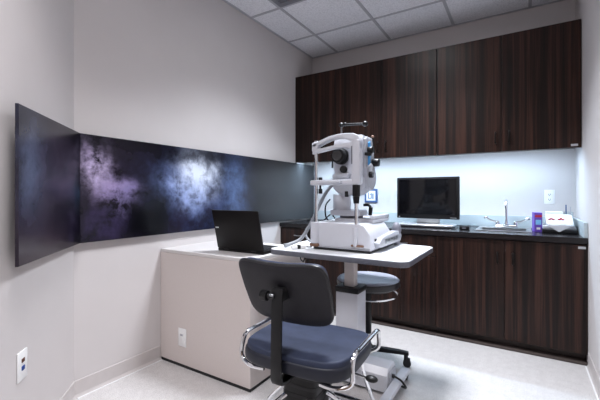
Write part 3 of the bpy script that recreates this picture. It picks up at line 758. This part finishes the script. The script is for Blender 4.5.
b._join(tb, bmx); b.obj('back_cushion', 'vinyl', bk, angle=60)
B().tube(edge[::2], .0085, 8, closed=True, smooth=2).obj('piping', 'vinyltrim', bk)
# support bar down the back and under the seat
bar = [(-.232, .755), (-.236, .70), (-.240, .60), (-.243, .48), (-.243, .415), (-.232, .394), (-.20, .386), (-.10, .384)]
poly = [(y_-.004, z-.003) for y_, z in bar]+[(y_+.006, z+.008) for y_, z in bar[::-1]]
B().prism(poly, 'x', -.045, .003, .002).obj('back_bar', 'black', t)
B().box(-.045, .003, -.236, -.178, .715, .765, .005).obj('bar_bracket', 'black', t)
B().cyl((-.035, -.232, .732), (-.075, -.238, .732), .011).cyl((-.062, -.238, .732), (-.092, -.238, .732), .022, seg=8, bev=.004).obj('adjusting_knob', 'black', t)
B().cyl((-.030, -.246, .738), (-.048, -.247, .740), .006, seg=12, bev=.002).obj('knob_glint', 'greysteel', t)  # small steel stud standing in for the highlight on the black knob
# chrome side loops
for s in (-1, 1):
    B().tube([(s*.13, -.165, .400), (s*.20, -.17, .402), (s*0.254, -.155, .425), (s*0.254, -.145, .49), (s*0.253, -.115, .518), (s*0.253, -.02, .520), (s*0.253, .13, .518), (s*0.253, .185, .510), (s*0.252, .20, .480), (s*0.250, .195, .430), (s*.20, .185, .405), (s*.13, .17, .402)], .0095, 10).obj('side_loop', 'chrome', t)
B().box(-.090, .070, -.09, .07, .12, .397, .025, 4, vert_only=True).obj('lift_column', 'black', t)
b = B()
for i in range(6): b.box(-.0915, .0715, -.0915, .0715, .15+i*.04, .165+i*.04, .025, 4, vert_only=True)
b.obj('bellows_rib', 'rubber', t)
B().tube([(.06, -.03, .405), (.20, -.035, .406), (.27, -.04, .405)], .005, 8).obj('lever', 'chrome', t)
B().sph((.295, -.042, .405), .017, (1.5, 1, .75)).obj('lever_grip', 'black', t)
B().cyl((-.01, -.01, .03), (-.01, -.01, .12), .075, .06, seg=28).obj('base_hub', 'black', t)
for a in (230, 302, 14, 86, 158):
    ca, sa = math.cos(math.radians(a)), math.sin(math.radians(a))
    px = -.01
    l = B().tube([(px+.09*ca, -.01+.09*sa, .27), (px+.16*ca, -.01+.16*sa, .225), (px+.27*ca, -.01+.27*sa, .12), (px+.35*ca, -.01+.35*sa, .018)], .012, 10).obj('leg', 'chrome', t)
    B().cyl((px+.35*ca, -.01+.35*sa, 0), (px+.35*ca, -.01+.35*sa, .028), .018, .015, seg=16).obj('foot_cap', 'black', l)
# chrome foot rest frame hanging from the front of the seat
B().tube([(-.20, .10, .405), (-.215, .13, .30), (-.235, .20, .16), (-.22, .23, .14), (0, .235, .14), (.22, .23, .14), (.235, .20, .16), (.215, .13, .30), (.20, .10, .405)], .008, 10).obj('foot_rest', 'chrome', t)

# ------------------------------------------------------------------ stool
t = thing('rolling_stool', 'round grey topped stool with chrome ring tucked under the back of the instrument table', 'stool', (-.877, 2.280, 0), 0)
B().lathe([(r_*.958, z_+.026) for r_, z_ in [(0, .552), (.12, .553), (.18, .551), (.205, .546), (.213, .538), (.205, .534), (0, .534)]], seg=56).obj('seat', 'stoolvinyl', t)
B().lathe([(r_*.958, z_+.026) for r_, z_ in [(0, .533), (.206, .533), (.2155, .537), (.218, .515), (.213, .498), (.20, .4925), (0, .4925)]], seg=56).obj('seat_band', 'vinyltrim', t)['label'] = 'dark side band of the seat'
B().lathe([(r_*.958, z_+.026) for r_, z_ in [(.0, .480), (.18, .480), (.19, .492), (0, .492)]], seg=40).obj('seat_pan', 'black', t)
b = B().tube([(.195*math.cos(2*PI*i/32), .195*math.sin(2*PI*i/32), .470) for i in range(32)], .006, 8, closed=True, smooth=2)
for i in range(3):
    a = 2*PI*i/3+.3
    b.tube([(.195*math.cos(a), .195*math.sin(a), .470), (.17*math.cos(a), .17*math.sin(a), .495), (.13*math.cos(a), .13*math.sin(a), .505)], .005, 8)
b.obj('lift_ring', 'chrome', t)
B().cyl((0, 0, .20), (0, 0, .506), .024, bev=.003).obj('outer_post', 'black', t)
B().cyl((0, 0, .10), (0, 0, .20), .016).obj('inner_post', 'chrome', t)
B().cyl((0, 0, .075), (0, 0, .125), .038, .030, bev=.004).obj('hub', 'black', t)
for a in (math.radians(17), math.radians(110), math.radians(215)):
    ca, sa = math.cos(a), math.sin(a)
    m = Matrix.Rotation(a, 4, 'Z')
    l = B()
    l.prism([(.02, .085), (.02, .118), (.20, .108), (.262, .100), (.262, .080), (.20, .082)], 'y', -.016, .016, .004)
    l.bm.transform(m)
    l = l.obj('leg', 'black', t)
    c = B().cyl((.245, 0, .055), (.245, 0, .085), .013).cyl((.252, -.013, .026), (.252, .013, .026), .0255, seg=20, bev=.004).box(.232, .272, -.010, .010, .040, .060, .004)
    c.bm.transform(m)
    c.obj('caster', 'rubber', l)

# ------------------------------------------------------------------ camera, world, view
cam = bpy.data.cameras.new('camera'); co = bpy.data.objects.new('camera', cam); COL.objects.link(co)
cam.sensor_width = 36; cam.lens = 356.423/600*36; cam.shift_y = -(200-194.544)/600
cam.clip_start = .02
co.location = (0, 0, 1.13); co.rotation_euler = (PI/2, 0, math.radians(31.832))
S.camera = co
wd = bpy.data.worlds.new('world'); S.world = wd; wd.use_nodes = True
wd.node_tree.nodes['Background'].inputs['Color'].default_value = (.5, .55, .6, 1)
wd.node_tree.nodes['Background'].inputs['Strength'].default_value = .2
S.view_settings.view_transform = 'Standard'; S.view_settings.look = 'None'
S.view_settings.gamma = 1; S.view_settings.use_curve_mapping = False
S.view_settings.exposure = .25
